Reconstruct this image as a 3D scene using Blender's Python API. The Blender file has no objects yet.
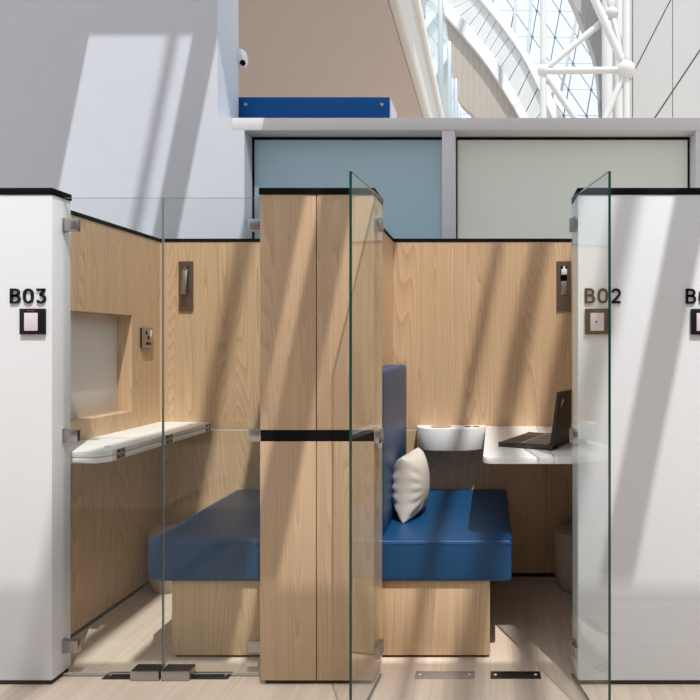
import bpy, bmesh, math, random
from mathutils import Vector, Matrix, Quaternion
random.seed(4)
R = math.radians
sc = bpy.context.scene
COL = sc.collection
# ---------------------------------------------------------------- units
# survey unit: 1 u = 1/275 m. origin under the camera, x right, y into the picture,
# z measured from eye height (floor = -341.5 u)
S = 275.0
EYE = 341.5 / S
FL = -341.5
def V(x, y, z):
    return Vector((x / S, y / S, EYE + z / S))

# ---------------------------------------------------------------- mesh helpers
class MB:
    def __init__(self):
        self.bm = bmesh.new()
    def box(self, x0, x1, y0, y1, z0, z1, bev=0.0, seg=2, mi=0):
        b = bmesh.new()
        bmesh.ops.create_cube(b, size=1)
        c = V((x0 + x1) / 2, (y0 + y1) / 2, (z0 + z1) / 2)
        for v in b.verts:
            v.co = Vector((v.co.x * abs(x1 - x0) / S, v.co.y * abs(y1 - y0) / S, v.co.z * abs(z1 - z0) / S)) + c
        if bev:
            bmesh.ops.bevel(b, geom=b.edges[:], offset=bev / S, segments=seg, profile=0.5, affect='EDGES')
        self.add(b, mi)
        return self
    def add(self, b, mi=0, M=None):
        m = {}
        for v in b.verts:
            m[v] = self.bm.verts.new(M @ v.co if M else v.co)
        for f in b.faces:
            try:
                nf = self.bm.faces.new([m[v] for v in f.verts])
                nf.material_index = f.material_index if mi is None else mi
                nf.smooth = True
            except ValueError:
                pass
        b.free()
    def tube(self, p, q, r0, r1=None, n=20, mi=0):
        """p, q in world metres, radii in metres"""
        r1 = r0 if r1 is None else r1
        d = q - p
        L = d.length
        b = bmesh.new()
        bmesh.ops.create_cone(b, cap_ends=True, segments=n, radius1=r0, radius2=r1, depth=L)
        M = Matrix.Translation((p + q) / 2) @ d.to_track_quat('Z', 'Y').to_matrix().to_4x4()
        self.add(b, mi, M)
        return self
    def ball(self, c, r, n=24, mi=0, sc3=(1, 1, 1)):
        b = bmesh.new()
        bmesh.ops.create_uvsphere(b, u_segments=n, v_segments=n // 2, radius=r)
        self.add(b, mi, Matrix.Translation(c) @ Matrix.Diagonal((*sc3, 1)))
        return self
    def prism_xy(self, pts, z0, z1, bev=0.0, mi=0):
        """vertical prism over outline pts (u)"""
        b = bmesh.new()
        lo = [b.verts.new(V(x, y, z0)) for x, y in pts]
        hi = [b.verts.new(V(x, y, z1)) for x, y in pts]
        n = len(pts)
        b.faces.new(hi); b.faces.new(lo[::-1])
        for i in range(n):
            j = (i + 1) % n
            b.faces.new([lo[i], lo[j], hi[j], hi[i]])
        bmesh.ops.recalc_face_normals(b, faces=b.faces[:])
        if bev:
            es = [e for e in b.edges if abs(e.verts[0].co.z - e.verts[1].co.z) < 1e-6]
            bmesh.ops.bevel(b, geom=es, offset=bev / S, segments=2, profile=0.5, affect='EDGES')
        self.add(b, mi)
        return self
    def prism_xz(self, pts, y0, y1, mi=0):
        b = bmesh.new()
        lo = [b.verts.new(V(x, y0, z)) for x, z in pts]
        hi = [b.verts.new(V(x, y1, z)) for x, z in pts]
        n = len(pts)
        b.faces.new(lo); b.faces.new(hi[::-1])
        for i in range(n):
            j = (i + 1) % n
            b.faces.new([lo[i], hi[i], hi[j], lo[j]])
        bmesh.ops.recalc_face_normals(b, faces=b.faces[:])
        self.add(b, mi)
        return self
    def strip_xz(self, A, B, y0, y1, mi=0):
        """solid strip between two curves A and B of equal length"""
        for i in range(len(A) - 1):
            self.prism_xz([A[i], A[i + 1], B[i + 1], B[i]], y0, y1, mi)
        return self
    def lathe(self, prof, cx, cy, n=40, mi=0):
        b = bmesh.new()
        rings = []
        for r, z in prof:
            rings.append([b.verts.new(V(cx + r * math.cos(2 * math.pi * k / n), cy + r * math.sin(2 * math.pi * k / n), z)) for k in range(n)])
        for a, c in zip(rings, rings[1:]):
            for k in range(n):
                b.faces.new([a[k], a[(k + 1) % n], c[(k + 1) % n], c[k]])
        b.faces.new(rings[0][::-1]); b.faces.new(rings[-1])
        bmesh.ops.recalc_face_normals(b, faces=b.faces[:])
        self.add(b, mi)
        return self
    def stroke(self, pts, w, y0, y1, closed=False):
        """ribbon of width w along pts (x,z in u), extruded from y0 to y1"""
        P = [Vector(p) for p in pts]
        n = len(P); L = []; Rr = []
        for i in range(n):
            if closed:
                a, c = P[i - 1], P[(i + 1) % n]
            else:
                a, c = P[max(i - 1, 0)], P[min(i + 1, n - 1)]
            d1 = (P[i] - a); d2 = (c - P[i])
            if d1.length < 1e-9: d1 = d2
            if d2.length < 1e-9: d2 = d1
            d1.normalize(); d2.normalize()
            n1 = Vector((-d1.y, d1.x)); n2 = Vector((-d2.y, d2.x))
            m = n1 + n2
            if m.length < 1e-6: m = n1
            m.normalize()
            k = (w / 2) / max(m.dot(n1), 0.45)
            L.append(P[i] + m * k); Rr.append(P[i] - m * k)
        rng = range(n if closed else n - 1)
        for i in rng:
            j = (i + 1) % n
            self.prism_xz([tuple(L[i]), tuple(L[j]), tuple(Rr[j]), tuple(Rr[i])], y0, y1)
        return self
    def build(self, name, mat, parent=None, sub=0, angle=35, loc=None):
        off = Vector((0, 0, 0))
        if parent is not None:
            p = parent
            while p is not None:
                off += p.location; p = p.parent
        elif loc is not None:
            off = loc
        for v in self.bm.verts:
            v.co -= off
        bmesh.ops.remove_doubles(self.bm, verts=self.bm.verts[:], dist=1e-6)
        me = bpy.data.meshes.new(name)
        self.bm.to_mesh(me); self.bm.free()
        for m in (mat if isinstance(mat, (list, tuple)) else [mat]):
            me.materials.append(m)
        me.set_sharp_from_angle(angle=R(angle))
        o = bpy.data.objects.new(name, me)
        COL.objects.link(o)
        if parent is not None:
            o.parent = parent
        elif loc is not None:
            o.location = loc
        if sub:
            s = o.modifiers.new('Subdivision', 'SUBSURF'); s.levels = sub; s.render_levels = sub
        return o

def box(*a, **k):
    return MB().box(*a, **k)
def thing(name, label, cat, loc, group=None):
    o = bpy.data.objects.new(name, None)
    COL.objects.link(o)
    o.location = loc; o.empty_display_size = 0.05
    o['label'] = label; o['category'] = cat
    if group: o['group'] = group
    return o
def struct(o):
    o['kind'] = 'structure'
    return o

# ---------------------------------------------------------------- materials
def mat(name):
    m = bpy.data.materials.new(name); m.use_nodes = True
    nt = m.node_tree; nt.nodes.clear()
    out = nt.nodes.new('ShaderNodeOutputMaterial')
    return m, nt, out
def N(nt, t, **k):
    n = nt.nodes.new(t)
    for a, v in k.items():
        setattr(n, a, v)
    return n
def plain(name, col, rough=0.5, metal=0.0, spec=0.5, bump=0.0, bscale=60, var=0.0, coat=0.0):
    m, nt, out = mat(name)
    p = N(nt, 'ShaderNodeBsdfPrincipled')
    p.inputs['Base Color'].default_value = (*col, 1)
    p.inputs['Roughness'].default_value = rough
    p.inputs['Metallic'].default_value = metal
    p.inputs['Specular IOR Level'].default_value = spec
    p.inputs['Coat Weight'].default_value = coat
    tc = N(nt, 'ShaderNodeTexCoord')
    no = N(nt, 'ShaderNodeTexNoise'); no.inputs['Scale'].default_value = bscale; no.inputs['Detail'].default_value = 4
    nt.links.new(tc.outputs['Object'], no.inputs['Vector'])
    if var:
        mx = N(nt, 'ShaderNodeMix', data_type='RGBA')
        mx.inputs['A'].default_value = (*[c * (1 - var) for c in col], 1)
        mx.inputs['B'].default_value = (*[min(1, c * (1 + var)) for c in col], 1)
        nt.links.new(no.outputs['Fac'], mx.inputs['Factor'])
        nt.links.new(mx.outputs['Result'], p.inputs['Base Color'])
    if bump:
        b = N(nt, 'ShaderNodeBump'); b.inputs['Strength'].default_value = bump; b.inputs['Distance'].default_value = 0.002
        nt.links.new(no.outputs['Fac'], b.inputs['Height'])
        nt.links.new(b.outputs['Normal'], p.inputs['Normal'])
    nt.links.new(p.outputs['BSDF'], out.inputs['Surface'])
    return m

def wood(name, light, dark, seed=0.0, freq=60.0, scl=(4.6, 4.6, 0.27), contrast=0.5, rough=0.42):
    m, nt, out = mat(name)
    L = nt.links.new
    p = N(nt, 'ShaderNodeBsdfPrincipled'); p.inputs['Roughness'].default_value = rough
    p.inputs['Specular IOR Level'].default_value = 0.35
    tc = N(nt, 'ShaderNodeTexCoord'); oi = N(nt, 'ShaderNodeObjectInfo')
    mul = N(nt, 'ShaderNodeMath', operation='MULTIPLY'); mul.inputs[1].default_value = 23.0
    L(oi.outputs['Random'], mul.inputs[0])
    add = N(nt, 'ShaderNodeVectorMath', operation='ADD')
    L(tc.outputs['Object'], add.inputs[0]); 
    cmb = N(nt, 'ShaderNodeCombineXYZ'); L(mul.outputs[0], cmb.inputs[0]); cmb.inputs[1].default_value = seed; L(mul.outputs[0], cmb.inputs[2])
    L(cmb.outputs[0], add.inputs[1])
    def noise(sc_, detail=2.0, dist=0.0, rough_=0.5):
        mp = N(nt, 'ShaderNodeMapping'); mp.inputs['Scale'].default_value = sc_
        L(add.outputs[0], mp.inputs['Vector'])
        no = N(nt, 'ShaderNodeTexNoise'); no.inputs['Scale'].default_value = 1.0
        no.inputs['Detail'].default_value = detail; no.inputs['Distortion'].default_value = dist
        no.inputs['Roughness'].default_value = rough_
        L(mp.outputs[0], no.inputs['Vector'])
        return no.outputs['Fac']
    n1 = noise(scl, 1.5, 0.25, 0.45)
    m1 = N(nt, 'ShaderNodeMath', operation='MULTIPLY'); m1.inputs[1].default_value = freq; L(n1, m1.inputs[0])
    fr = N(nt, 'ShaderNodeMath', operation='FRACT'); L(m1.outputs[0], fr.inputs[0])
    ramp = N(nt, 'ShaderNodeValToRGB')
    e = ramp.color_ramp.elements
    e[0].position = 0.0; e[0].color = (0, 0, 0, 1); e[1].position = 1.0; e[1].color = (0.0, 0.0, 0.0, 1)
    k = e.new(0.62); k.color = (.45, .45, .45, 1)
    k = e.new(0.9); k.color = (1, 1, 1, 1)
    L(fr.outputs[0], ramp.inputs['Fac'])
    fine = noise((170, 170, 3.5), 3.0)
    mid = noise((34, 34, 1.1), 3.0)
    big = noise((2.6, 2.6, 0.15), 1.0)
    def mad(a, ka, b=None):
        x = N(nt, 'ShaderNodeMath', operation='MULTIPLY_ADD'); L(a, x.inputs[0]); x.inputs[1].default_value = ka
        if b is None: x.inputs[2].default_value = 0.0
        elif isinstance(b, float): x.inputs[2].default_value = b
        else: L(b, x.inputs[2])
        return x.outputs[0]
    f = mad(ramp.outputs['Color'], contrast * 0.62)
    f = mad(fine, contrast * 0.75, f)
    f = mad(mid, contrast * 0.8, f)
    f = mad(big, contrast * 0.7, f)
    f = mad(f, 1.0, -contrast * 0.95)
    mx = N(nt, 'ShaderNodeMix', data_type='RGBA')
    mx.inputs['A'].default_value = (*light, 1); mx.inputs['B'].default_value = (*dark, 1)
    L(f, mx.inputs['Factor']); L(mx.outputs['Result'], p.inputs['Base Color'])
    b = N(nt, 'ShaderNodeBump'); b.inputs['Strength'].default_value = 0.08; b.inputs['Distance'].default_value = 0.001
    L(fine, b.inputs['Height']); L(b.outputs['Normal'], p.inputs['Normal'])
    L(p.outputs['BSDF'], out.inputs['Surface'])
    return m

def floor_mat():
    m, nt, out = mat('oak_floor_planks')
    L = nt.links.new
    p = N(nt, 'ShaderNodeBsdfPrincipled'); p.inputs['Roughness'].default_value = 0.42
    p.inputs['Specular IOR Level'].default_value = 0.3
    tc = N(nt, 'ShaderNodeTexCoord')
    mp = N(nt, 'ShaderNodeMapping'); mp.inputs['Rotation'].default_value = (0, 0, R(90)); L(tc.outputs['Object'], mp.inputs['Vector'])
    br = N(nt, 'ShaderNodeTexBrick'); br.offset = 0.37
    br.inputs['Color1'].default_value = (0.0, 0, 0, 1); br.inputs['Color2'].default_value = (1, 1, 1, 1)
    br.inputs['Mortar'].default_value = (0.5, 0.5, 0.5, 1)
    br.inputs['Scale'].default_value = 1.0; br.inputs['Mortar Size'].default_value = 0.0012
    br.inputs['Brick Width'].default_value = 1.3; br.inputs['Row Height'].default_value = 0.19
    L(mp.outputs[0], br.inputs['Vector'])
    mp2 = N(nt, 'ShaderNodeMapping'); mp2.inputs['Scale'].default_value = (45, 1.6, 1); L(tc.outputs['Object'], mp2.inputs['Vector'])
    addv = N(nt, 'ShaderNodeVectorMath', operation='ADD'); L(mp2.outputs[0], addv.inputs[0])
    sclv = N(nt, 'ShaderNodeVectorMath', operation='SCALE'); sclv.inputs['Scale'].default_value = 31.0
    L(br.outputs['Color'], sclv.inputs[0]); L(sclv.outputs[0], addv.inputs[1])
    no = N(nt, 'ShaderNodeTexNoise'); no.inputs['Scale'].default_value = 1.0; no.inputs['Detail'].default_value = 4; no.inputs['Distortion'].default_value = .4
    L(addv.outputs[0], no.inputs['Vector'])
    ramp = N(nt, 'ShaderNodeValToRGB')
    ramp.color_ramp.elements[0].position = 0.25; ramp.color_ramp.elements[0].color = (.62, .49, .385, 1)
    ramp.color_ramp.elements[1].position = 0.75; ramp.color_ramp.elements[1].color = (.76, .63, .52, 1)
    L(no.outputs['Fac'], ramp.inputs['Fac'])
    mx = N(nt, 'ShaderNodeMix', data_type='RGBA', blend_type='MULTIPLY'); mx.inputs['Factor'].default_value = 1
    tone = N(nt, 'ShaderNodeMapRange'); tone.inputs['To Min'].default_value = .94; tone.inputs['To Max'].default_value = 1.04
    L(br.outputs['Color'], tone.inputs['Value'])
    L(ramp.outputs['Color'], mx.inputs['A']); L(tone.outputs[0], mx.inputs['B'])
    mx2 = N(nt, 'ShaderNodeMix', data_type='RGBA'); mx2.inputs['B'].default_value = (.60, .48, .38, 1)
    L(br.outputs['Fac'], mx2.inputs['Factor']); L(mx.outputs['Result'], mx2.inputs['A'])
    L(mx2.outputs['Result'], p.inputs['Base Color'])
    L(p.outputs['BSDF'], out.inputs['Surface'])
    return m

def glass_mat(name, tint, ior=1.5, boost=1.0):
    m, nt, out = mat(name)
    L = nt.links.new
    t = N(nt, 'ShaderNodeBsdfTransparent'); t.inputs['Color'].default_value = (*tint, 1)
    g = N(nt, 'ShaderNodeBsdfGlossy'); g.inputs['Roughness'].default_value = 0.0; g.inputs['Color'].default_value = (.95, 1, .98, 1)
    fr = N(nt, 'ShaderNodeFresnel'); fr.inputs['IOR'].default_value = ior
    mx = N(nt, 'ShaderNodeMixShader')
    # a thin pane: same reflectance from either side
    geo = N(nt, 'ShaderNodeNewGeometry')
    L(fr.outputs[0], mx.inputs[0]); L(t.outputs[0], mx.inputs[1]); L(g.outputs[0], mx.inputs[2])
    inv = N(nt, 'ShaderNodeMixShader')
    L(geo.outputs['Backfacing'], inv.inputs[0]); L(mx.outputs[0], inv.inputs[1]); L(t.outputs[0], inv.inputs[2])
    L(inv.outputs[0], out.inputs['Surface'])
    return m

WOOD = wood('oak_veneer', (.69, .482, .298), (.37, .225, .12), contrast=.68)
WOOD_P = wood('oak_veneer_partition', (.545, .385, .25), (.31, .195, .11), seed=7, freq=58, contrast=.58, scl=(5.5, 5.5, .33))
WOOD_B = wood('oak_veneer_bench', (.66, .465, .288), (.38, .235, .13), seed=3, freq=36, contrast=.6)
FLOORM = floor_mat()
WHITE = plain('white_cladding', (.71, .725, .755), .32, bump=.02, bscale=30)
PLASTER = plain('painted_plaster', (.61, .65, .735), .75, bump=.15, bscale=14, var=.025)
PLASTER_W = plain('white_plaster', (.80, .80, .82), .75, bump=.1, bscale=14)
BLACK = plain('black_trim', (.004, .004, .005), .6, spec=.1)
PLINTH = plain('dark_plinth', (.018, .012, .010), .4)
STEEL = plain('brushed_steel', (.44, .425, .41), .32, metal=1.0)
STEEL_D = plain('dark_steel', (.14, .13, .125), .35, metal=.9)
PLATE_GLARE = plain('glare_steel', (.44, .40, .385), .3, metal=.35)  # sun glare on one floor plate, put into a paler steel colour
BRONZE = plain('bronze_plate', (.20, .155, .115), .38, metal=.75)
GLASS = glass_mat('clear_glass', (.97, .985, .98))
GEDGE = plain('glass_edge', (.004, .050, .034), .12, spec=.6)
GEDGE_LIT = plain('lit_glass_edge', (.30, .34, .32), .15, spec=.6)  # paler copy of the glass edge, reflected light put into its colour
DESKW = plain('white_laminate', (.82, .82, .81), .35)
LEATHER = plain('blue_leather', (.004, .056, .150), .40, bump=.25, bscale=220, spec=.38)
LEATHER_S = plain('blue_leather_seam', (.004, .045, .13), .5)
CREAM = plain('cream_linen', (.60, .545, .475), .85, bump=.35, bscale=420)
BINM = plain('taupe_bin', (.50, .41, .325), .5, bump=.04)
LAPT = plain('laptop_black', (.018, .016, .015), .42)
LAPT_D = plain('laptop_base', (.055, .042, .034), .45)
KEYM = plain('laptop_key', (.46, .37, .31), .5)
MARK = plain('silver_mark', (.75, .75, .75), .3)
LETTER = plain('black_letter', (.006, .005, .010), .5, spec=.2)
SCREEN = plain('reader_screen_sheen', (.70, .62, .70), .25)  # pinkish reflection put into the base colour of the screen
LEDR = plain('red_led', (.5, .03, .03), .4)
LEDG = plain('green_led', (.05, .22, .05), .4)
FRAME = plain('painted_frame', (.70, .705, .75), .45)
def frosted(name, col):
    m, nt, out = mat(name); L = nt.links.new
    d = N(nt, 'ShaderNodeBsdfPrincipled'); d.inputs['Base Color'].default_value = (*col, 1); d.inputs['Roughness'].default_value = .25
    tr = N(nt, 'ShaderNodeBsdfTranslucent'); tr.inputs['Color'].default_value = (*col, 1)
    no = N(nt, 'ShaderNodeTexNoise'); no.inputs['Scale'].default_value = .8
    tc = N(nt, 'ShaderNodeTexCoord'); L(tc.outputs['Object'], no.inputs['Vector'])
    mr = N(nt, 'ShaderNodeMapRange'); mr.inputs['To Min'].default_value = .58; mr.inputs['To Max'].default_value = .68
    L(no.outputs['Fac'], mr.inputs['Value'])
    mx = N(nt, 'ShaderNodeMixShader'); L(mr.outputs[0], mx.inputs[0]); L(d.outputs[0], mx.inputs[1]); L(tr.outputs[0], mx.inputs[2])
    L(mx.outputs[0], out.inputs['Surface'])
    return m
PANE_L = frosted('blue_frosted_glass', (.60, .75, .84))
PANE_R = frosted('green_frosted_glass', (.86, .915, .90))
GREYP = plain('grey_panel', (.72, .70, .69), .5)
BLUEP = plain('blue_panel', (.001, .085, .32), .5, spec=.2)
SOFFIT = plain('beige_soffit', (.53, .48, .465), .8, var=.03, bscale=3)
STEELW = plain('white_steel', (.63, .63, .62), .4)
ARCHW = plain('white_arch_lip', (.76, .76, .76), .5)
ARCHP = plain('white_arch_panel', (.58, .60, .605), .5, var=.06, bscale=1.2)
SEAM = plain('joint_gap', (.5, .5, .5), .8)
SEAM_D = plain('dark_joint', (.03, .03, .03), .8)
ARCHB = plain('taupe_arch_boards', (.37, .33, .285), .7, var=.05, bscale=2)
ARCHG = plain('grey_arch_panel', (.40, .385, .365), .6)
LATT = plain('lattice_bar', (.22, .25, .30), .5)
LATT_L = plain('pale_lattice_bar', (.62, .66, .70), .5)
TILE = plain('cladding_panel', (.47, .465, .455), .22, spec=.5)
RGLASS = glass_mat('railing_glass', (.86, .92, .95))
SKYG = glass_mat('roof_glass', (.96, .98, 1.0))
LIGHTSTRIP = plain('pale_reveal', (.80, .74, .66), .4)
HALL_BLOCK = plain('hall_block', (.17, .17, .175), .7)  # for the added unseen walls that hold back low ambient light
ROOFM = plain('roof_white', (.75, .75, .75), .7)

# ================================================================ SETTING
FRONT, GL, PB, BW = 620.0, 637.0, 648.0, 909.0      # front face, glass line, end-panel back, back wall
TOP = 154.5
struct(box(-4000, 4200, -2600, 6600, FL - 20, FL).build('floor', FLOORM))

# plastered wall on the left, with the cut-back corner
w = MB()
w.box(-2600, -436, 992, 1075, FL, 1000)
w.box(-436, -413, 992, 1075, FL, 362)
w.box(-413, -393, 992, 1075, FL, 342)
struct(w.build('wall_left', PLASTER))
# frame of the glazed screen behind the booths
struct(box(-413, 520, 992, 1033, 342, 362, bev=.6).build('trim_1', FRAME))
struct(box(-77, -56, 993, 1033, FL, 342, bev=.5).build('trim_2', FRAME))
struct(box(330, 420, 993, 1033, FL, 342, bev=.5).build('trim_3', FRAME))
for i, (x0, x1, m) in enumerate(((-393, -77, PANE_L), (-56, 330, PANE_R))):
    wn = struct(box(x0, x1, 1029, 1035, FL, 342).build('window_%d' % (i + 1), m))
    g = MB()
    g.box(x0, x1, 1024.5, 1029, 338.5, 342).box(x0, x0 + 2.2, 1024.5, 1029, FL, 338.5).box(x1 - 2.2, x1, 1024.5, 1029, FL, 338.5)
    g.build('gasket', BLACK, wn)
struct(box(-500, 520, 1036, 1180, 350, 361).build('trim_4', ROOFM))

# unseen skylight beams overhead, laid out to cast the streaks of sun and shade
ZR = 1375.0
SX, SY = 0.20, 0.45
OFF = SX * ZR
c = MB()
ya, yb = 512 - SY * ZR, 1214 - SY * ZR
for u0, u1 in ((-2300, -740), (-572, -534), (-318, -214), (-196, -165), (158, 191), (300, 330), (430, 470)):
    c.box(u0 + OFF, u1 + OFF, ya, yb, ZR, ZR + 14)
c.box(-2300 + OFF, 1400, yb, yb + 130, ZR, ZR + 30)
c.box(-428 + OFF, 1400, yb - 180, yb + 60, ZR, ZR + 30)  # unseen slab added to keep the sun off the frosted panes
# unseen slats added to dim the sun on the floor before the booths
for k in range(124):
    y = ya - 3 - k * 5.5
    c.box(-1500, 1400, y - 2.7, y, ZR, ZR + 2)
# higher unseen ribs, added so their shadow bands fall soft
ZR2 = 3300.0
for u0, u1 in ((-610, -596), (-400, -376), (-22, -9), (33, 60), (99, 122)):
    c.box(u0 + SX * ZR2, u1 + SX * ZR2, -2600, 700, ZR2, ZR2 + 20)
struct(c.build('ceiling_gobo', ROOFM))

# unseen hall walls, added to block low ambient light behind and beside the camera
struct(box(-2600, 2700, -1640, -1600, FL, 1350).build('wall_front_block', HALL_BLOCK))
struct(box(2660, 2700, -1600, 1500, FL, 900).build('wall_side_block', HALL_BLOCK))
# ================================================================ BOOTH SHELL
def end_partition(side):
    PB = 648.0
    """white clad end wall; side=-1: left of the left booth, +1: right of the right booth"""
    if side < 0:
        a, b, w0, w1, inner = -588, -438, -542, -484, -1
        lab = 'white booth end wall marked B03 with black cap and oak inner face'
    else:
        a, b, w0, w1, inner = 88, 238, 146, 204, 1
        PB = 663.0
        lab = 'white booth end wall marked B02 at the right, sunlit, black cap and plinth'
    t = thing('booth_partition', lab, 'partition wall', V((a + b) / 2, FRONT, FL))
    box(a, b, FRONT, PB, FL + 5, TOP - 5, bev=.8).build('white_panel', WHITE, t)
    m = MB().box(a - .8, b + .8, FRONT - 1, PB + .5, TOP - 5, TOP + 1.6, bev=.5)
    m.build('cap', BLACK, t)
    box(a + 2, b - 2, FRONT + 2, PB - 1, FL, FL + 5).build('plinth', PLINTH, t)
    if side < 0:
        k = MB()
        k.box(-520, -484, PB, BW, FL + 6, -91).box(-520, -484, PB, BW, 39, TOP - 5)
        k.box(-520, -484, PB, 684, -91, 39).box(-520, -484, 838, BW, -91, 39)
        k.build('oak_lining', WOOD, t)
        box(-542, -520, PB, BW, FL + 6, TOP - 5).build('core', WHITE, t)
        n = box(-519, -503.5, 684.2, 837.8, -90.8, 38.8, bev=.4).build('niche_panel', GREYP, t)
        n['label'] = 'pale grey panel set back in the niche'
    else:
        box(146, 152, PB, BW, FL + 6, TOP - 5).build('oak_lining', WOOD, t)
        box(152, 204, PB, BW, FL + 6, TOP - 5).build('core', WHITE, t)
    box(w0, w1 + (.6 if side < 0 else 0), PB + .5, BW, TOP - 5, TOP).build('cap', BLACK, t)
    box(w0 + 2, w1 - 1.5, PB, BW, FL, FL + 6).build('skirting', PLINTH, t)
    return t
end_partition(-1)
end_partition(1)

PM = 667.0
t = thing('booth_partition', 'oak clad partition wall between the two booths with black band and cap', 'partition wall', V(-173, FRONT, FL))
box(-229, -117, FRONT + 3, PM, FL + 5, TOP - 5).build('core', WOOD_P, t)
for x0, x1 in ((-230, -174.2), (-173.2, -116)):
    box(x0, x1, FRONT, FRONT + 3, -86, TOP - 5, bev=.35).build('upper_panel', WOOD_P, t)
    box(x0, x1, FRONT, FRONT + 3, FL + 5, -97.5, bev=.35).build('lower_panel', WOOD_P, t)
box(-229.6, -116.4, FRONT + .8, FRONT + 3, -97.5, -86).build('black_band', BLACK, t)
for x0, x1 in ((-230, -229), (-117, -116)):
    box(x0, x1, FRONT + 3, PM, FL + 5, TOP - 5).build('side_panel', WOOD, t)
box(-231, -115, FRONT - 1, PM + .5, TOP - 5, TOP + 1.6, bev=.5).build('cap', BLACK, t)
box(-226, -120, FRONT + 4, PM - 2, FL, FL + 5).build('plinth', PLINTH, t)
box(-204.5, -141.6, PM, BW, FL + 6, TOP - 5).build('rear_wall', WOOD, t)
box(-205, -141, PM + .5, BW, TOP - 5, TOP).build('cap', BLACK, t)
box(-202, -144, PM, BW, FL, FL + 6).build('skirting', PLINTH, t)

for x0, x1, lab in ((-542, -173, 'oak back wall of the left booth behind the closed glass doors'),
                    (-173, 204, 'oak back wall of the right booth behind the laptop desk')):
    t = thing('booth_back_wall', lab, 'wall panel', V((x0 + x1) / 2, BW, FL))
    box(x0, x1, BW, BW + 26, -124.2, TOP - 5).build('upper_panel', WOOD, t)
    box(x0, x1, BW, BW + 26, FL + 6, -126.4).build('lower_panel', WOOD, t)
    box(x0, x1, BW + .4, BW + 26, -126.4, -124.2).build('joint_strip', LIGHTSTRIP, t)
    box(x0, x1, BW - .5, BW + 26.5, TOP - 5, TOP).build('cap', BLACK, t)
    box(x0, x1, BW + 1.5, BW + 24, FL, FL + 6).build('skirting', PLINTH, t)

# ================================================================ SIGNS AND CARD READERS
def arc(cx, cz, rx, rz, a0, a1, n=12):
    return [(cx + rx * math.cos(R(a0 + (a1 - a0) * i / n)), cz + rz * math.sin(R(a0 + (a1 - a0) * i / n))) for i in range(n + 1)]
def glyph(ch, x, z, y0, y1, sw=2.25):
    """cap height 15 u, returns mesh and advance"""
    m = MB(); H = 15.0; h = sw / 2
    if ch == 'B':
        m.stroke([(x + h, z), (x + h, z + H)], sw, y0, y1)
        up = [(x + h, z + H - h)] + arc(x + 5.3, z + H - h - 2.95, 3.1, 2.95, 90, -90) + [(x + h, z + 7.85)]
        lo = [(x + h, z + 7.85)] + arc(x + 5.6, z + h + 3.3, 3.5, 3.3, 90, -90) + [(x + h, z + h)]
        m.stroke(up, sw, y0, y1); m.stroke(lo, sw, y0, y1)
    elif ch == '0':
        pts = arc(x + 5.2, z + H - h - 4.2, 3.95, 4.2, 0, 180) + arc(x + 5.2, z + h + 4.2, 3.95, 4.2, 180, 360)
        m.stroke(pts, sw, y0, y1, closed=True)
    elif ch == '3':
        m.stroke([(x + .4, z + H - h), (x + 8.9, z + H - h)], sw, y0, y1)
        m.stroke([(x + 8.2, z + H - h), (x + 4.3, z + 8.6)], sw, y0, y1)
        m.stroke([(x + 3.6, z + 8.6)] + arc(x + 4.6, z + h + 3.65, 4.0, 3.65, 88, -150), sw, y0, y1)
    elif ch == '2':
        m.stroke(arc(x + 4.8, z + H - h - 3.7, 3.7, 3.7, 168, -32) + [(x + 1.3, z + h)], sw, y0, y1)
        m.stroke([(x + .3, z + h), (x + 9.4, z + h)], sw, y0, y1)
    elif ch == '1':
        m.stroke([(x + 4, z), (x + 4, z + H)], sw, y0, y1)
        m.stroke([(x + 4, z + H - h), (x + .6, z + H - 3.4)], sw, y0, y1)
    return m
def sign(txt, xs, z, lab):
    t = thing('number_sign', lab, 'sign', V((xs[0] + xs[2] + 9) / 2, FRONT, z))
    for ch, x in zip(txt, xs):
        glyph(ch, x, z, FRONT - 1.6, FRONT).build('character', LETTER, t)
sign('B03', (-479.2, -466.2, -453.2), 40.4, 'raised black characters B03 on the white end wall at left')
sign('B02', (94.6, 107.4, 121.0), 40.6, 'raised black characters B02 seen partly through the open glass door')
sign('B01', (195.6, 208.6, 223.0), 40.2, 'raised black characters B01 cut off by the right edge of the photo')
def reader(x0, z0, lab, dot=False):
    W = 25.0
    t = thing('card_reader', lab, 'card reader', V(x0 + 13, FRONT, z0))
    box(x0, x0 + W, FRONT - 3, FRONT, z0, z0 + 25.6, bev=.5).build('housing', LETTER, t)
    s = box(x0 + 5.2, x0 + 18.6, FRONT - 3.4, FRONT - 3, z0 + 3.6, z0 + 21.4, bev=.15).build('screen', SCREEN, t)
    if dot:
        box(x0 + 10, x0 + 11.8, FRONT - 3.7, FRONT - 3.4, z0 + 11.6, z0 + 13.4).build('dot', LETTER, s)
    for k, (dx, mm) in enumerate(((9, LEDG), (11.2, LEDR), (13.4, LEDR))):
        box(x0 + dx, x0 + dx + 1.1, FRONT - 3.3, FRONT - 3, z0 + 23, z0 + 24.2).build('indicator_light', mm, t)
reader(-468.6, 9.6, 'black square card reader with a pale reflection painted on its screen below the B03 sign')
reader(94.8, 9.6, 'black square card reader below the B02 sign behind the open glass door', True)
reader(200.4, 9.4, 'black square card reader below the B01 sign at the right edge')

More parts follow.
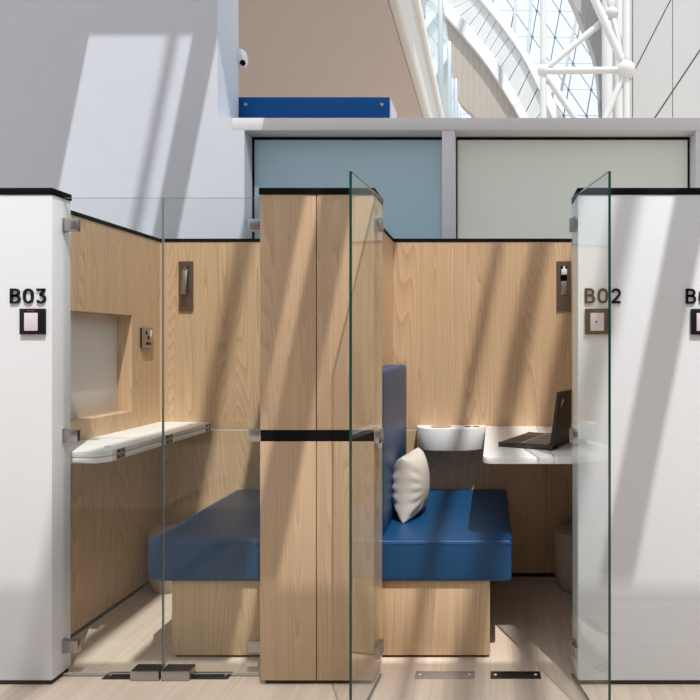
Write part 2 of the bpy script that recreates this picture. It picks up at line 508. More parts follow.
# ================================================================ GLASS DOORS
DH0, DH1 = FL + 3, 150.0
HZ = (122.0, -94.0, -310.0)          # hinge heights
def glass_door(hx, hy, tip, lab, sy=1, lx=0.0, state='closed'):
    """door hinged at (hx,hy); tip = free edge (x,y). Built along +X local of the hinge, then turned."""
    d = Vector((tip[0] - hx, tip[1] - hy)); W = d.length; ang = math.atan2(d.y, d.x)
    root = thing('glass_door', lab, 'glass door', V(hx, hy, DH0))
    root.rotation_euler = (0, 0, ang)
    def fin(o):
        return o
    base = V(0, 0, DH0)
    def bld(m, name, mt):
        for v in m.bm.verts: v.co -= base
        save = root.location.copy(); 
        for v in m.bm.verts: v.co += save
        return m.build(name, mt, root)
    p = MB(); p.box(0, W, -1.2, 1.2, DH0, DH1)
    for f in p.bm.faces:
        nrm = f.calc_center_median()
        f.normal_update()
        f.material_index = 0 if (abs(f.normal.y) > .9 or f.normal.x < -.9) else (2 if f.normal.z > .9 and state == 'closed' else 1)
    bld(p, 'pane', [GLASS, GEDGE if state == 'open' else GEDGE_LIT, GEDGE_LIT])
    for z in HZ:
        h = MB()
        h.box(2.5, 16.5, -2.7, 2.7, z - 6.2, z + 6.2, bev=.7)
        hg = bld(h, 'hinge', STEEL)
        k = MB()
        k.box(-1.2, 2.3, -2.7, 2.7, z - 7.2, z + 7.2, bev=.5)
        k.tube(V(2.2, 0, z - 6.8), V(2.2, 0, z + 6.8), 1.9 / S, n=14)
        off = root.location - base
        for v in k.bm.verts: v.co += off
        # parent chain offset is handled by build through the root
        kk = k.build('hinge_plate', STEEL, hg)
    l = MB(); l.box(W - 28 + lx, W + 1 + lx, min(-9.5 * sy, 4 * sy), max(-9.5 * sy, 4 * sy), DH0 - 2.6, DH0 + 6.9, bev=.6)
    lk = bld(l, 'floor_lock', STEEL)
    l2 = MB(); l2.box(W - 27.5 + lx, W + .5 + lx, min(-8 * sy, 4.2 * sy), max(-8 * sy, 4.2 * sy), DH0 + 6.9, DH0 + 7.5)
    off = root.location - base
    for v in l2.bm.verts: v.co += off
    l2.build('lock_cover', STEEL_D, lk)
    return root
glass_door(-438.5, GL, (-336.4, GL), 'closed glass door hinged on the white B03 end wall')
glass_door(-231.2, GL, (-335.2, GL), 'closed glass door hinged on the left side of the oak partition', -1, -3.0)
glass_door(-112.0, GL, (-121.0, 538.2), 'open glass door hinged on the right side of the oak partition', state='open')
glass_door(84.4, GL, (103.8, 538.2), 'open glass door standing in front of the B02 sign', state='open')

# ================================================================ FLOOR PLATES
def plate(x0, x1, y0, y1, lab, mt):
    t = thing('floor_plate', lab, 'floor plate', V((x0 + x1) / 2, (y0 + y1) / 2, FL), 'floor plates at the door openings')
    box(x0, x1, y0, y1, FL, FL + .7, bev=.2).build('plate', mt, t)
    for x in (x0 + 5, x1 - 5):
        MB().tube(V(x, (y0 + y1) / 2, FL + .5), V(x, (y0 + y1) / 2, FL + 1.0), 1.6 / S, n=12).build('screw', MARK, t)
    for k in (-1, 1):
        pass
plate(-395.5, -338, 631, 645, 'dark steel floor plate under the lock of the left closed door', STEEL_D)
plate(-334, -267, 631, 645, 'dark steel floor plate under the right-hand closed door', STEEL_D)
plate(-77, -16, 632, 646, 'steel floor plate with painted-in glare in the open doorway in front of the bench', PLATE_GLARE)
plate(.5, 52, 632, 646, 'dark steel floor plate in the open doorway right of the one with painted glare', STEEL_D)

# ================================================================ BENCHES
def cushion(x0, x1, y0, y1, z0, z1, bev, crown=0.0):
    b = bmesh.new()
    nx, ny, nz = 14, 14, 6
    bmesh.ops.create_cube(b, size=1)
    bmesh.ops.subdivide_edges(b, edges=b.edges[:], cuts=9, use_grid_fill=True)
    cx, cy, cz = (x0 + x1) / 2, (y0 + y1) / 2, (z0 + z1) / 2
    hx, hy, hz = (x1 - x0) / 2, (y1 - y0) / 2, (z1 - z0) / 2
    for v in b.verts:
        p = Vector((v.co.x * 2, v.co.y * 2, v.co.z * 2))
        # concentrate the grid to the borders
        f = lambda a, h: math.copysign(h - bev - (h - bev) * (1 - abs(a) / .8) if abs(a) <= .8 else h - bev + bev * (abs(a) - .8) / .2, a)
        q = Vector((f(p.x, hx), f(p.y, hy), f(p.z, hz)))
        core = Vector((max(-hx + bev, min(hx - bev, q.x)), max(-hy + bev, min(hy - bev, q.y)), max(-hz + bev, min(hz - bev, q.z))))
        d = q - core
        if d.length > 1e-6:
            m = max(abs(d.x), abs(d.y), abs(d.z))
            d = d.normalized() * m
        q = core + d
        e = max(0, 1 - (q.x / hx) ** 2) * max(0, 1 - (q.y / hy) ** 2)
        g = max(0, 1 - (q.z / hz) ** 2)
        q.z += crown * e * (1 if p.z > 0 else 0)
        ey = max(0, 1 - (q.x / hx) ** 2) * g
        ex = max(0, 1 - (q.y / hy) ** 2) * g
        q.y += math.copysign(crown * .6 * ey, q.y) if abs(q.y) > hy - bev * .6 and q.y < 0 else 0
        q.x += math.copysign(crown * .6 * ex, q.x) if abs(q.x) > hx - bev * .6 else 0
        v.co = V(cx + q.x, cy + q.y, cz + q.z)
    m = MB(); m.add(b)
    return m
def bench(sgn, lab):
    """sgn=+1 right booth (bench on the right of the partition), -1 mirrored"""
    mx = (lambda x: x) if sgn > 0 else (lambda x: -346 - x)
    def rng(a, b_):
        p, q = mx(a), mx(b_)
        return (p, q) if p < q else (q, p)
    t = thing('bench', lab, 'bench', V(mx(-70), 790, FL))
    a, b_ = rng(-141, 0)
    box(a, b_, 674, 908.5, FL + 3.2, -257, bev=.5).build('base', WOOD_B, t)
    a2, b2 = rng(-138, -3)
    box(a2, b2, 677, 905, FL, FL + 3.2).build('plinth', PLINTH, t)
    a, b_ = rng(-141, 24)
    cu = cushion(a, b_, 668.5, 907, -257, -211.5, 3.6, 1.6).build('seat_cushion', LEATHER, t, sub=2, angle=180)
    s = MB()
    z = -215.6
    pts = [V(a + 1.2, 668.6, z), V(b_ - 1.2, 668.6, z)]
    s.tube(pts[0], pts[1], .75 / S, n=8)
    s.tube(V(mx(23.6), 671, z), V(mx(23.6), 905, z), .7 / S, n=8)
    s.build('seam', LEATHER_S, cu)
    a, b_ = rng(-141.4, -116.6)
    bk = cushion(a, b_, 676, 872, -212, -28.5, 4.0, .8).build('backrest', LEATHER, t, sub=2, angle=180)
    return t
bench(1, 'blue leather bench with oak base in the right booth, pillow on it')
bench(-1, 'blue leather bench with oak base in the left booth behind closed doors')

# pillow leaning against the backrest
def pillow():
    n = 26; w = 40.0; th = 21.5
    b = bmesh.new()
    grid = {}
    for side in (1, -1):
        for i in range(n + 1):
            for j in range(n + 1):
                a = -1 + 2 * i / n; c2 = -1 + 2 * j / n
                edge = i in (0, n) or j in (0, n)
                if edge and side < 0: continue
                k = (1 - a ** 2) * (1 - c2 ** 2)
                h = th * (k ** .42) * side
                # pinched sides, pointed corners
                px = a * w * (1 - .10 * (1 - c2 ** 2) * abs(a) ** 2)
                pz = c2 * w * (1 - .10 * (1 - a ** 2) * abs(c2) ** 2)
                wr = 0
                e = max(abs(a), abs(c2))
                if e > .45 and not edge:
                    ang = math.atan2(c2, a)
                    wr = 2.6 * math.sin(ang * 17 + 1.3 * math.sin(3 * a + 2 * c2)) * (e - .45) / .55 * (k ** .3)
                    wr += 1.8 * math.sin(9 * a + 5 * c2 + 2) * (e - .45)*(k**.3)
                v = b.verts.new(Vector((px, h + wr * side, pz)) / S)
                grid[(side, i, j)] = v
    g = lambda s, i, j: grid.get((s, i, j)) or grid[(1, i, j)]
    for s in (1, -1):
        for i in range(n):
            for j in range(n):
                f = [g(s, i, j), g(s, i + 1, j), g(s, i + 1, j + 1), g(s, i, j + 1)]
                b.faces.new(f if s < 0 else f[::-1])
    bmesh.ops.recalc_face_normals(b, faces=b.faces[:])
    cen = V(-97.5, 766, -172.5)
    # local: width along x, thickness along y, height z
    M = Matrix.Translation(cen) @ Matrix.Rotation(R(82), 4, 'Z') @ Matrix.Rotation(R(-1), 4, 'X')
    m = MB(); m.add(b, 0, M)
    o = m.build('pillow', CREAM, None, sub=1, angle=180, loc=V(-96, 768, -211))
    o['label'] = 'cream linen pillow leaning on the blue backrest in the right booth'
    o['category'] = 'pillow'
pillow()

# ================================================================ DESKS
t = thing('wall_desk', 'white folded desk shelf along the left wall of the left booth', 'desk', V(-448, 780, -127.5))
out1 = [(-484, 656), (-416.5, 656), (-407, 668), (-407, 908.5), (-484, 908.5)]
MB().prism_xy(out1, -126.5, -120.7, bev=.5).build('lower_leaf', DESKW, t)
top = MB().prism_xy(out1, -120.1, -114, bev=.5).build('upper_leaf', DESKW, t)
for y in (683, 786, 894):
    h = MB()
    for z in (-117, -123.5):
        h.box(-407, -406.2, y - 8, y + 8, z - 2.2, z + 2.2, bev=.3)
    h.tube(V(-406.2, y - 8, -120.4), V(-406.2, y + 8, -120.4), .9 / S, n=10)
    hg = h.build('hinge', STEEL, t)
    for z in (-117, -123.5):
        for dy in (-4.5, 4.5):
            MB().tube(V(-406.4, y + dy, z), V(-405.8, y + dy, z), 1.6 / S, n=10).build('screw', BLACK, hg)
for y in (690, 880):
    MB().tube(V(-426, y, -114.1), V(-426, y, -113.7), 3 / S, n=16).build('cover_disc', STEEL, t)

t = thing('wall_desk', 'white unfolded desk with rounded corner carrying the laptop in the right booth', 'desk', V(70, 780, -127.3))
rc = 11
corner = [(-7.5 + rc + rc * math.cos(R(a)), 657 + rc + rc * math.sin(R(a))) for a in range(180, 271, 10)]
MB().prism_xy(corner + [(67.6, 657), (67.6, 908.5), (-6.2, 908.5)], -127.3, -120.2, bev=.8).build('folding_leaf', DESKW, t)
MB().prism_xy([(68.3, 657), (146, 657), (146, 908.5), (68.3, 908.5)], -127.3, -120.2, bev=.5).build('fixed_leaf', DESKW, t)
h = MB()
for y in (676, 786, 896):
    h = box(56, 80, y - 6, y + 6, -128.1, -127.3, bev=.2)
    h.build('hinge', STEEL, t)

# console box with cup holder
t = thing('wall_console', 'white rounded wall console with cup hole and sockets beside the desk', 'console', V(-56, 890, -150))
rc = 34
ol = [(-6, 908.5), (-106, 908.5)]
a1 = [(-106 + rc + rc * math.cos(R(a)), 903 - 2 + (rc + 0) * math.sin(R(a))) for a in range(180, 271, 9)]
a2 = [(-7 - rc + rc * math.cos(R(a)), 903 - 2 + (rc + 0) * math.sin(R(a))) for a in range(270, 361, 9)]
MB().prism_xy(ol + a1 + a2, -149.5, -118.6, bev=.8).build('body', DESKW, t)
rg = MB()
rg.lathe([(12.5, -118.7), (15.5, -118.7), (15.5, -117.9), (12.5, -117.9)], -70, 888).build('cup_ring', plain('rose_ring', (.60, .45, .38), .35, metal=.5), t)
MB().lathe([(0.1, -118.6), (12.4, -118.6), (12.4, -118.3), (0.1, -118.3)], -70, 888).build('cup_mat', plain('cup_mat', (.62, .56, .5), .6), t)
for x in (-32, -20):
    s = MB().lathe([(0.1, -118.6), (5, -118.6), (5, -117.9), (0.1, -117.9)], x, 888, n=24).build('socket', STEEL_D, t)

# ================================================================ LAPTOP
def laptop():
    B = Vector((69, 699)); ex = Vector((-60, 29)).normalized()     # from hinge to the user's edge
    ey = Vector((29, 60)).normalized()                              # along the hinge, into the picture
    Wd, Dp, zt = 90.0, 65.0, -120.0
    t = thing('laptop', 'open black laptop on the white desk in the right booth', 'laptop', V(62, 752, zt))
    def P(d, wv, z):
        q = B + ex * d + ey * wv
        return V(q.x, q.y, z)
    def slab(name, mt, d0, d1, w0, w1, z0, z1, par, bev=.5):
        b = bmesh.new(); bmesh.ops.create_cube(b, size=1)
        for v in b.verts:
            v.co = P(d0 + (v.co.x + .5) * (d1 - d0), w0 + (v.co.y + .5) * (w1 - w0), z0 + (v.co.z + .5) * (z1 - z0))
        if bev: bmesh.ops.bevel(b, geom=b.edges[:], offset=bev / S, segments=2, profile=.5, affect='EDGES')
        bmesh.ops.recalc_face_normals(b, faces=b.faces[:])
        m = MB(); m.add(b)
        return m.build(name, mt, par)
    base = slab('base', LAPT_D, 0, Dp, 0, Wd, zt, zt + 4.6, t, .8)
    slab('key_well', LAPT, 7.5, 41, 5, Wd - 5, zt + 4.5, zt + 4.75, base, 0)
    # keyboard: keys as one part of individual raised caps
    kb = MB()
    rows = 5
    for r_ in range(rows):
        d = 8.5 + r_ * 6.6
        nk = 12
        for k in range(nk):
            w0 = 6 + k * (Wd - 12) / nk
            w1 = w0 + (Wd - 12) / nk - 2.2
            if r_ == rows - 1:
                if 4 < k < 9: continue
                if k == 4: w1 = 6 + 9 * (Wd - 12) / nk - 1.1
            b = bmesh.new(); bmesh.ops.create_cube(b, size=1)
            for v in b.verts:
                v.co = P(d + (v.co.x + .5) * 4.4, w0 + (v.co.y + .5) * (w1 - w0), zt + 4.7 + (v.co.z + .5) * 1.0)
            kb.add(b)
    bmesh.ops.recalc_face_normals(kb.bm, faces=kb.bm.faces[:])
    kb.build('keyboard', KEYM, base)
    slab('touchpad', LAPT, 45, 60, Wd / 2 - 14, Wd / 2 + 14, zt + 4.55, zt + 4.75, base, .05)
    for w0 in (8, 24, 58):
        slab('side_port', STEEL_D, 20 + w0 * .3, 25 + w0 * .3, -.2, .3, zt + 1.4, zt + 3, base, 0)
    # lid
    tilt = R(8)
    def lid(name, mt, w0, w1, l0, l1, th0, th1, par, bev=.5):
        b = bmesh.new(); bmesh.ops.create_cube(b, size=1)
        for v in b.verts:
            wv = w0 + (v.co.x + .5) * (w1 - w0); l = l0 + (v.co.y + .5) * (l1 - l0); th = th0 + (v.co.z + .5) * (th1 - th0)
            d = -l * math.sin(tilt) - th * math.cos(tilt)
            z = zt + 3.5 + l * math.cos(tilt) - th * math.sin(tilt)
            v.co = P(d, wv, z)
        if bev: bmesh.ops.bevel(b, geom=b.edges[:], offset=bev / S, segments=2, profile=.5, affect='EDGES')
        bmesh.ops.recalc_face_normals(b, faces=b.faces[:])
        m = MB(); m.add(b)
        return m.build(name, mt, par)
    L = lid('lid', LAPT, 0, Wd, 0, 62, -1.6, 1.6, t, .7)
    lid('screen', plain('dark_screen', (.01, .01, .012), .15), 4, Wd - 4, 5, 58, -1.9, -1.5, L, 0)
    # small slanted mark in the corner of the lid
    m = MB()
    for k in range(5):
        pass
    for (w0, w1, l0, l1) in ((9, 10.6, 45, 54), (10.6, 14, 52.4, 54), (12.2, 13.6, 49, 52.4), (10.6, 13, 48.6, 50)):
        b = bmesh.new(); bmesh.ops.create_cube(b, size=1)
        for v in b.verts:
            wv = w0 + (v.co.x + .5) * (w1 - w0); l = l0 + (v.co.y + .5) * (l1 - l0); th = 1.55 + (v.co.z + .5) * .3
            wv += (l - 45) * .35
            v.co = P(-l * math.sin(tilt) - th * math.cos(tilt), wv, zt + 3.5 + l * math.cos(tilt) - th * math.sin(tilt))
        m.add(b)
    bmesh.ops.recalc_face_normals(m.bm, faces=m.bm.faces[:])
    m.build('lid_mark', MARK, L)
    for w0 in (12, Wd - 24):
        slab('hinge', LAPT, -2.5, 1.5, w0, w0 + 12, zt + 1.0, zt + 4.8, t, .5)
laptop()

# ================================================================ BINS
def bin_(cx, cy, lab):
    t = thing('waste_bin', lab, 'bin', V(cx, cy, FL))
    prof = [(17, FL), (20, FL + .8), (23.5, FL + 9), (26.3, FL + 22), (27.7, FL + 38), (27.9, FL + 52), (27.3, FL + 66), (26.2, FL + 80), (25.6, FL + 81.2),
            (24.9, FL + 80.4), (25.8, FL + 66), (26.4, FL + 52), (26, FL + 36), (22, FL + 10), (18, FL + 3), (.5, FL + 2.5)]
    MB().lathe(prof, cx, cy, n=48).build('bucket', BINM, t, angle=180)
    MB().lathe([(25.6, FL + 80.6), (26.8, FL + 80.6), (26.8, FL + 82), (25.6, FL + 82)], cx, cy, n=48).build('rim', BINM, t)
bin_(116.6, 868, 'taupe rounded waste bin under the laptop desk in the right booth')
bin_(-447, 866, 'taupe rounded waste bin in the left booth beside the bench')

# ================================================================ HOOKS AND OUTLET
def hook(xc, out, lab):
    t = thing('coat_hook', lab, 'coat hook', V(xc, BW, 48))
    pl = MB()
    # plate with an opening for the fold-down hook
    x0, x1 = xc - 10.4, xc + 10.4
    pl.box(x0, x0 + 5.6, BW - 2, BW, 48, 121).box(x1 - 5.6, x1, BW - 2, BW, 48, 121)
    pl.box(x0 + 5.6, x1 - 5.6, BW - 2, BW, 48, 71).box(x0 + 5.6, x1 - 5.6, BW - 2, BW, 114, 121)
    pl.build('plate', BRONZE, t)
    box(x0 + 5.6, x1 - 5.6, BW - .6, BW, 71, 114).build('recess', BLACK if not out else BRONZE, t)
    if out:
        lv = MB()
        b = bmesh.new(); bmesh.ops.create_cube(b, size=1)
        for v in b.verts:
            z = 72 + (v.co.z + .5) * 37
            y = BW - 3 - (109 - z) * .16 + v.co.y * 3.0
            v.co = V(xc + v.co.x * 7.5, y, z)
        bmesh.ops.bevel(b, geom=b.edges[:], offset=.5 / S, segments=2, profile=.5, affect='EDGES')
        lv.add(b)
        lever = lv.build('hook_lever', STEEL, t)
        MB().tube(V(xc, BW - 4, 109), V(xc, BW - 4, 113), 2.2 / S, n=14).build('knob', STEEL, lever)
    else:
        lv = box(xc - 4.3, xc + 4.3, BW - 1.6, BW - .6, 72, 92, bev=.3)
        lever = lv.build('hook_lever', STEEL, t)
        k = MB(); k.box(xc - 4, xc + 4, BW - 6.5, BW - .6, 101, 109.5, bev=.6); k.tube(V(xc, BW - 3.5, 109), V(xc, BW - 3.5, 113.6), 1.8 / S, n=14)
        k.build('knob', MARK, lever)
    box(xc - 1, xc + 1, BW - 2.3, BW - 2, 58, 60).build('screw', STEEL_D, t)
hook(-445.3, True, 'bronze plate coat hook on the back wall of the left booth')
hook(108.2, False, 'bronze plate coat hook on the back wall above the laptop')

t = thing('wall_outlet', 'steel socket outlet on the oak side wall above the left desk', 'socket', V(-484, 859, -5.5))
box(-484, -481.5, 857.5, 883.5, -5.5, 22.5, bev=.3).build('back_box', BLACK, t)
fp = box(-481.5, -480.3, 857, 884, -6, 23, bev=.3).build('faceplate', STEEL, t)
for (y0, y1, z0, z1) in ((865, 868.5, 13, 18), (870, 873.5, 6, 11.5), (866, 877, -1.2, 2.2)):
    box(-480.5, -479.9, y0, y1, z0, z1).build('slot', BLACK, fp)
box(-480.5, -479.4, 877, 880.5, 10, 19, bev=.3).build('switch', MARK, fp)

# ================================================================ THINGS ABOVE THE SCREEN
t = thing('blue_box', 'long blue panel box standing on the ledge above the frosted panes', 'panel', V(-300, 1110, 361))
box(-470, -176, 1085, 1087.5, 361, 432, bev=.3).build('front_panel', BLUEP, t)
box(-470, -177, 1087.5, 1160, 361, 431.5).build('body', BLUEP, t)
sp = box(-177, -174.5, 1087.5, 1160, 361, 431.5).build('side_panel', plain('milky_sheet', (.72, .77, .82), .35), t)
for x in (-427, -189):
    MB().tube(V(x, 1085, 419), V(x, 1083.6, 419), 3 / S, n=14).build('bolt', STEEL, t)

t = thing('security_camera', 'small white security camera on the edge of the plaster wall', 'camera', V(-445, 1080, 487))
m = MB().tube(V(-452, 1086, 500), V(-432, 1086, 500), 15 / S, n=28)
m.ball(V(-432, 1086, 500), 14.6 / S, n=28, sc3=(.42, 1, 1))
m.build('housing', plain('camera_white', (.82, .82, .82), .35), t)
box(-450, -440, 1075, 1086, 494, 506, bev=.8).build('bracket', PLASTER_W, t)
MB().ball(V(-430, 1078, 489), 5 / S, n=18).build('lens', BLACK, t)

# elevated walkway
t = thing('walkway', 'elevated walkway with beige underside, white edge and glass railing', 'walkway', V(-1200, 3000, 825))
box(-2700, -246, 1300, 5300, 825, 1000).build('slab', SOFFIT, t)
e = MB()
e.box(-246, -222, 1300, 5300, 823, 888, bev=8, seg=4)
e.build('lower_edge', STEELW, t)
box(-246, -234, 1300, 5300, 888, 1064).build('edge_recess', plain('grey_fascia', (.50, .50, .47), .6), t)
box(-246, -223, 1300, 5300, 1064, 1106, bev=3).build('upper_edge', ARCHW, t)
ys = (1500, 2100, 2850, 3472, 3960, 4400)
for k, y in enumerate(ys):
    xx = -228 + (10 if k > 3 else 0)
    pm = MB().box(xx - 9, xx + 9, y - 14, y + 14, 1106, 1690, bev=3)
    pm.box(xx - 13, xx + 13, y - 3, y + 3, 1150, 1660)
    pm.build('railing_post', plain('railing_steel', (.52, .56, .60), .35, metal=.3), t)
    if k:
        box(-231, -227, ys[k - 1] + 20, y - 20, 1120, 1660).build('railing_pane', RGLASS, t)

# ---------------------------------------------------------------- arches, lattice, truss
def spline(pts, n=24):
    """Catmull-Rom through pts"""
    P = [Vector(p) for p in pts]
    P = [2 * P[0] - P[1]] + P + [2 * P[-1] - P[-2]]
    out_ = []
    segs = len(P) - 3
    for k in range(n + 1):
        s = k / n * segs
        i = min(int(s), segs - 1); f = s - i
        a, b, c_, d = P[i:i + 4]
        q = 0.5 * ((2 * b) + (-a + c_) * f + (2 * a - 5 * b + 4 * c_ - d) * f * f + (-a + 3 * b - 3 * c_ + d) * f ** 3)
        out_.append((q.x, q.y))
    return out_
def far(pts, r):
    return [((x - 490) * r, (344 - y) * r) for x, y in pts]
RA = 9.0
YA = RA * 620
cA = spline(far([(405, -30), (428, -6), (445, 14), (480, 55), (500, 84), (520, 118), (534, 150), (552, 215), (562, 290)], RA), 36)
cB = spline(far([(418, -30), (440, -7), (452, 6), (480, 39), (500, 66), (529, 118), (543, 150), (561, 215), (571, 290)], RA), 36)
cC = spline(far([(452, -36), (470, -14), (481, 0), (502, 26), (525, 60), (553, 118), (567, 150), (583, 215), (592, 290)], RA), 36)
cD = spline(far([(464, -36), (482, -12), (492, 2), (514, 32), (537, 69), (563, 118), (577, 150), (593, 215), (602, 290)], RA), 36)
t = thing('arch', 'curved white panelled arch with taupe boards beneath, left of the lattice', 'arch', V(0, YA, 1400))
MB().strip_xz(cA, cB, YA, YA + 220).build('lower_lip', ARCHW, t)
MB().strip_xz(cB, cC, YA + 90, YA + 220).build('backing', SEAM, t)
pm = MB()
NP = 28
def at(cv, s):
    s = max(0, min(1, s)) * (len(cv) - 1); i = min(int(s), len(cv) - 2); f = s - i
    return (cv[i][0] * (1 - f) + cv[i + 1][0] * f, cv[i][1] * (1 - f) + cv[i + 1][1] * f)
for k in range(NP):
    s0, s1 = k / NP + .0009, (k + 1) / NP - .0009
    sh = -0.05
    pm.prism_xz([at(cB, s0), at(cB, s1), at(cC, s1 + sh), at(cC, s0 + sh)], YA + 40, YA + 90)
pm.build('white_panels', ARCHP, t)
MB().strip_xz(cC, cD, YA, YA + 220).build('upper_lip', ARCHW, t)
lb = spline(far([(400, -30), (423, -6), (440, 14), (449, 50), (458, 96), (478, 118), (490, 150), (508, 215), (520, 290)], RA), 36)
MB().strip_xz(lb, cA, YA + 60, YA + 160).build('taupe_boards', ARCHB, t)
sm = MB()
for x in range(447, 520, 6):
    # thin upright joints between the boards, kept inside the curve
    zs = []
    for (px, pz) in cA:
        zs.append((abs(px - (x - 490) * RA), pz))
    zt_ = min(zs)[1]
    zb = min((abs(px - (x - 490) * RA), pz) for px, pz in lb)[1] if x < 480 else (344 - 150) * RA
    if zt_ - zb > 40:
        X = (x - 490) * RA
        sm.box(X - 2, X + 2, YA + 57, YA + 61, zb + 10, zt_ - 10)
sm.build('board_joints', SEAM, t)

t = thing('arch', 'grey curved arch between the lattice and the white columns', 'arch', V(900, YA, 1400))
cE = spline(far([(558, -30), (572.6, 0), (584.6, 29), (593, 51.5), (598, 75.5), (601, 118), (601, 150), (601, 290)], RA), 24)
cF = spline(far([(648, -30), (648, 0), (648, 29), (648, 51.5), (648, 75.5), (648, 118), (648, 150), (648, 290)], RA), 24)
MB().strip_xz(cE, cF, YA, YA + 120).build('panel', ARCHG, t)
sm = MB()
for x in (584, 591, 598.5):
    zs = min((abs(px - (x - 490) * RA), pz) for px, pz in cE)[1]
    X = (x - 490) * RA
    sm.tube(V(X, YA - 2, zs), V(X + 150, YA - 2, zs + 900), 3 / S, n=6)
sm.build('panel_joints', SEAM, t)

# glazed lattice
RL = 10.0; YL = RL * 620
t = thing('glazed_lattice', 'triangular steel lattice with glass against the bright sky', 'glazing', V(500, YL, 1400))
def LP(x, y): return V((x - 490) * RL, YL, (344 - y) * RL)
bars = MB(); pale = MB(); nodes = MB()
o0 = Vector((559.7, 11.1)); e1 = Vector((-4.7, 26.0)); hh = Vector((22.8, .3)); e2 = e1 + hh
br_ = 0.0105 * RL / 5
for i in range(-7, 8):
    for j in range(-3, 7):
        p = o0 + hh * i + e1 * j
        if not (440 < p.x < 625 and -60 < p.y < 165): continue
        q1, q2, q3 = p + e1, p + e2, p + hh - e1 * .0 + Vector((0, -9))
        bars.tube(LP(*p), LP(*q1), br_ * 1.0, n=6)
        bars.tube(LP(*p), LP(*q2), br_ * .8, n=6)
        pale.tube(LP(*p), LP(*(p + hh)), br_ * .7, n=6)
        bars.ball(LP(*p), br_ * 2.6, n=8)
bars.build('dark_bars', LATT, t); pale.build('pale_bars', LATT_L, t)
tb = MB()
for (x0, y0, x1, y1) in ((532, -20, 524, 120), (581, -5, 560, 95), (516, -20, 513, 60), (552, 95, 548, 140)):
    tb.tube(V((x0 - 490) * RL, YL - 60, (344 - y0) * RL), V((x1 - 490) * RL, YL - 60, (344 - y1) * RL), .055, n=10)
tb.build('stays', LATT_L, t)
box((400 - 490) * RL, (650 - 490) * RL, YL + 20, YL + 26, FL, 4100).build('glass', SKYG, t)

# tubular truss with ball nodes
RT = 7.0; YT = RT * 620
t = thing('steel_truss', 'white tubular truss with ball joints in front of the lattice', 'truss', V(600, YT, 1500))
def TP(x, y, dy=0): return V((x - 490) * (RT), YT + dy, (344 - y) * RT)
def tube_(a, b_, w, dy0=0, dy1=0, taper=(1, 1)):
    r = w / 2 * RT / S
    p, q = TP(*a, dy0), TP(*b_, dy1)
    d = (q - p); L = d.length; d.normalize()
    m = MB(); k = min(.10, .25 * L)
    P0 = p + d * (k if taper[0] else 0); Q0 = q - d * (k if taper[1] else 0)
    k2 = 1.9 * r
    m.tube(P0 + d * (k2 if taper[0] else 0), Q0 - d * (k2 if taper[1] else 0), r, n=24)
    if taper[0]: m.tube(p, P0 + d * k2, r * .45, r, n=24)
    if taper[1]: m.tube(Q0 - d * k2, q, r, r * .45, n=24)
    m.build('tube', STEELW, t)
N1, N2, N3 = (543.2, 71), (626, 70), (613.6, 9)
MB().ball(TP(*N1), 6.0 * RT / S, n=32).build('ball_node', STEELW, t)
MB().ball(TP(*N2), 9.2 * RT / S, n=32).build('ball_node', STEELW, t)
MB().ball(TP(*N3, 60), 6.4 * RT / S, n=32).build('ball_node', STEELW, t)
tube_((543.2, -60), N1, 6.4, taper=(0, 1))
tube_(N1, (543.6, 392.7), 6.8, taper=(1, 0))
tube_(N1, N3, 6.2, 0, 60)
tube_(N1, N2, 6.6)
tube_(N1, (590, 140), 6.8, taper=(1, 0))
tube_((626.2, -60), N2, 7.8, taper=(0, 1))
tube_((585, -22), N2, 8.2, taper=(0, 1))
tube_(N3, N2, 6.4, 60, 0)
tube_(N3, (606, -30), 6, 60, 60)
tube_(N3, (622, -30), 6, 60, 60)
tube_(N2, (627.5, 392.7), 7.2, taper=(1, 0))
tube_(N2, (594, 145), 6.6, taper=(1, 0))

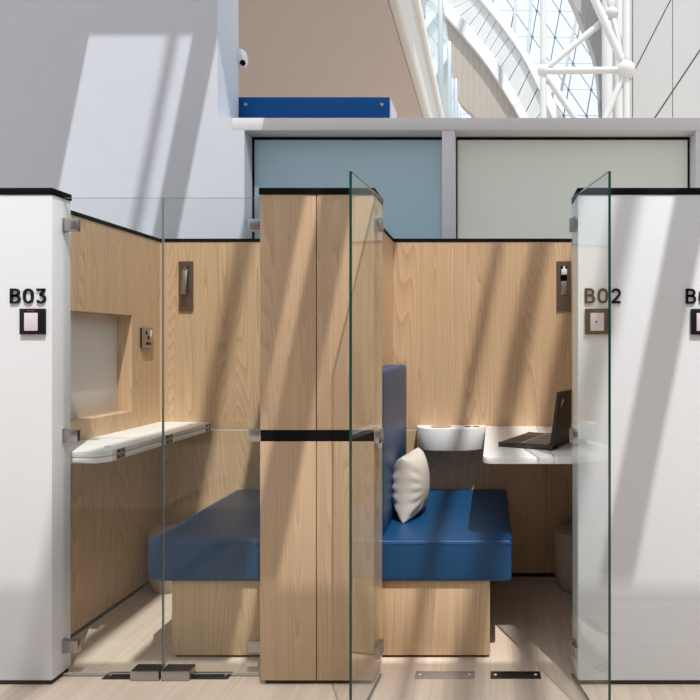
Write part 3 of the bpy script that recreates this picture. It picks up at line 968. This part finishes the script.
t = thing('column', 'slim round white column standing behind the truss, left of two', 'column', V(118 * 8, 8 * 620, FL), 'columns behind the truss')
MB().tube(V((606.5 - 490) * 8, 4930, FL), V((606.5 - 490) * 8, 4930, 4200), 5.2 * 8 / S, n=32).build('shaft', STEELW, t)
t = thing('column', 'round white column standing behind the ball joint, right of two', 'column', V(130 * 8, 8 * 620, FL), 'columns behind the truss')
MB().tube(V((619 - 490) * 8, 4990, FL), V((619 - 490) * 8, 4990, 4200), 6 * 8 / S, n=32).build('shaft', STEELW, t)

RW = 8.3; YW = RW * 620
wr = struct(box((612 - 490) * RW, 3600, YW, YW + 120, FL, 4600).build('wall_right', TILE))
sm = MB()
def WP(x, y): return V((x - 490) * RW, YW - 1, (344 - y) * RW)
sm.tube(WP(672.6, -60), WP(672.6, 200), .008, n=6)
sm.tube(WP(632.6, -60), WP(632.6, 200), .010, n=6)
sm.tube(WP(696, -50), WP(620, 99), .014, n=6)
sm.tube(WP(760, -40), WP(640, 140), .018, n=6)
sm.build('panel_joints', SEAM_D, wr)

# ================================================================ LIGHT, WORLD, CAMERA
wd = bpy.data.worlds.new('World'); sc.world = wd; wd.use_nodes = True
bg = wd.node_tree.nodes['Background']
bg.inputs['Color'].default_value = (.88, .94, 1.0, 1); bg.inputs['Strength'].default_value = 1.15
sun = bpy.data.lights.new('Sun', 'SUN'); sun.energy = 3.5; sun.angle = R(.3); sun.color = (1, .975, .94)
so = bpy.data.objects.new('Sun', sun); COL.objects.link(so)
so.rotation_euler = Vector((-SX, SY, -1)).to_track_quat('-Z', 'Y').to_euler()
so.location = (2, -3, 9)

cam = bpy.data.cameras.new('Camera'); co = bpy.data.objects.new('Camera', cam); COL.objects.link(co)
co.location = (0, 0, EYE); co.rotation_euler = (R(90), 0, 0)
cam.sensor_width = 36; cam.lens = 620 / 700 * 36
cam.shift_x = (350 - 490) / 700; cam.shift_y = -(350 - 344) / 700
cam.clip_end = 300; cam.clip_start = .02
sc.camera = co
sc.view_settings.view_transform = 'Standard'; sc.view_settings.look = 'None'
sc.view_settings.exposure = 0.06; sc.view_settings.gamma = 1.0; sc.view_settings.use_curve_mapping = False
sc.cycles.max_bounces = 10; sc.cycles.transparent_max_bounces = 24
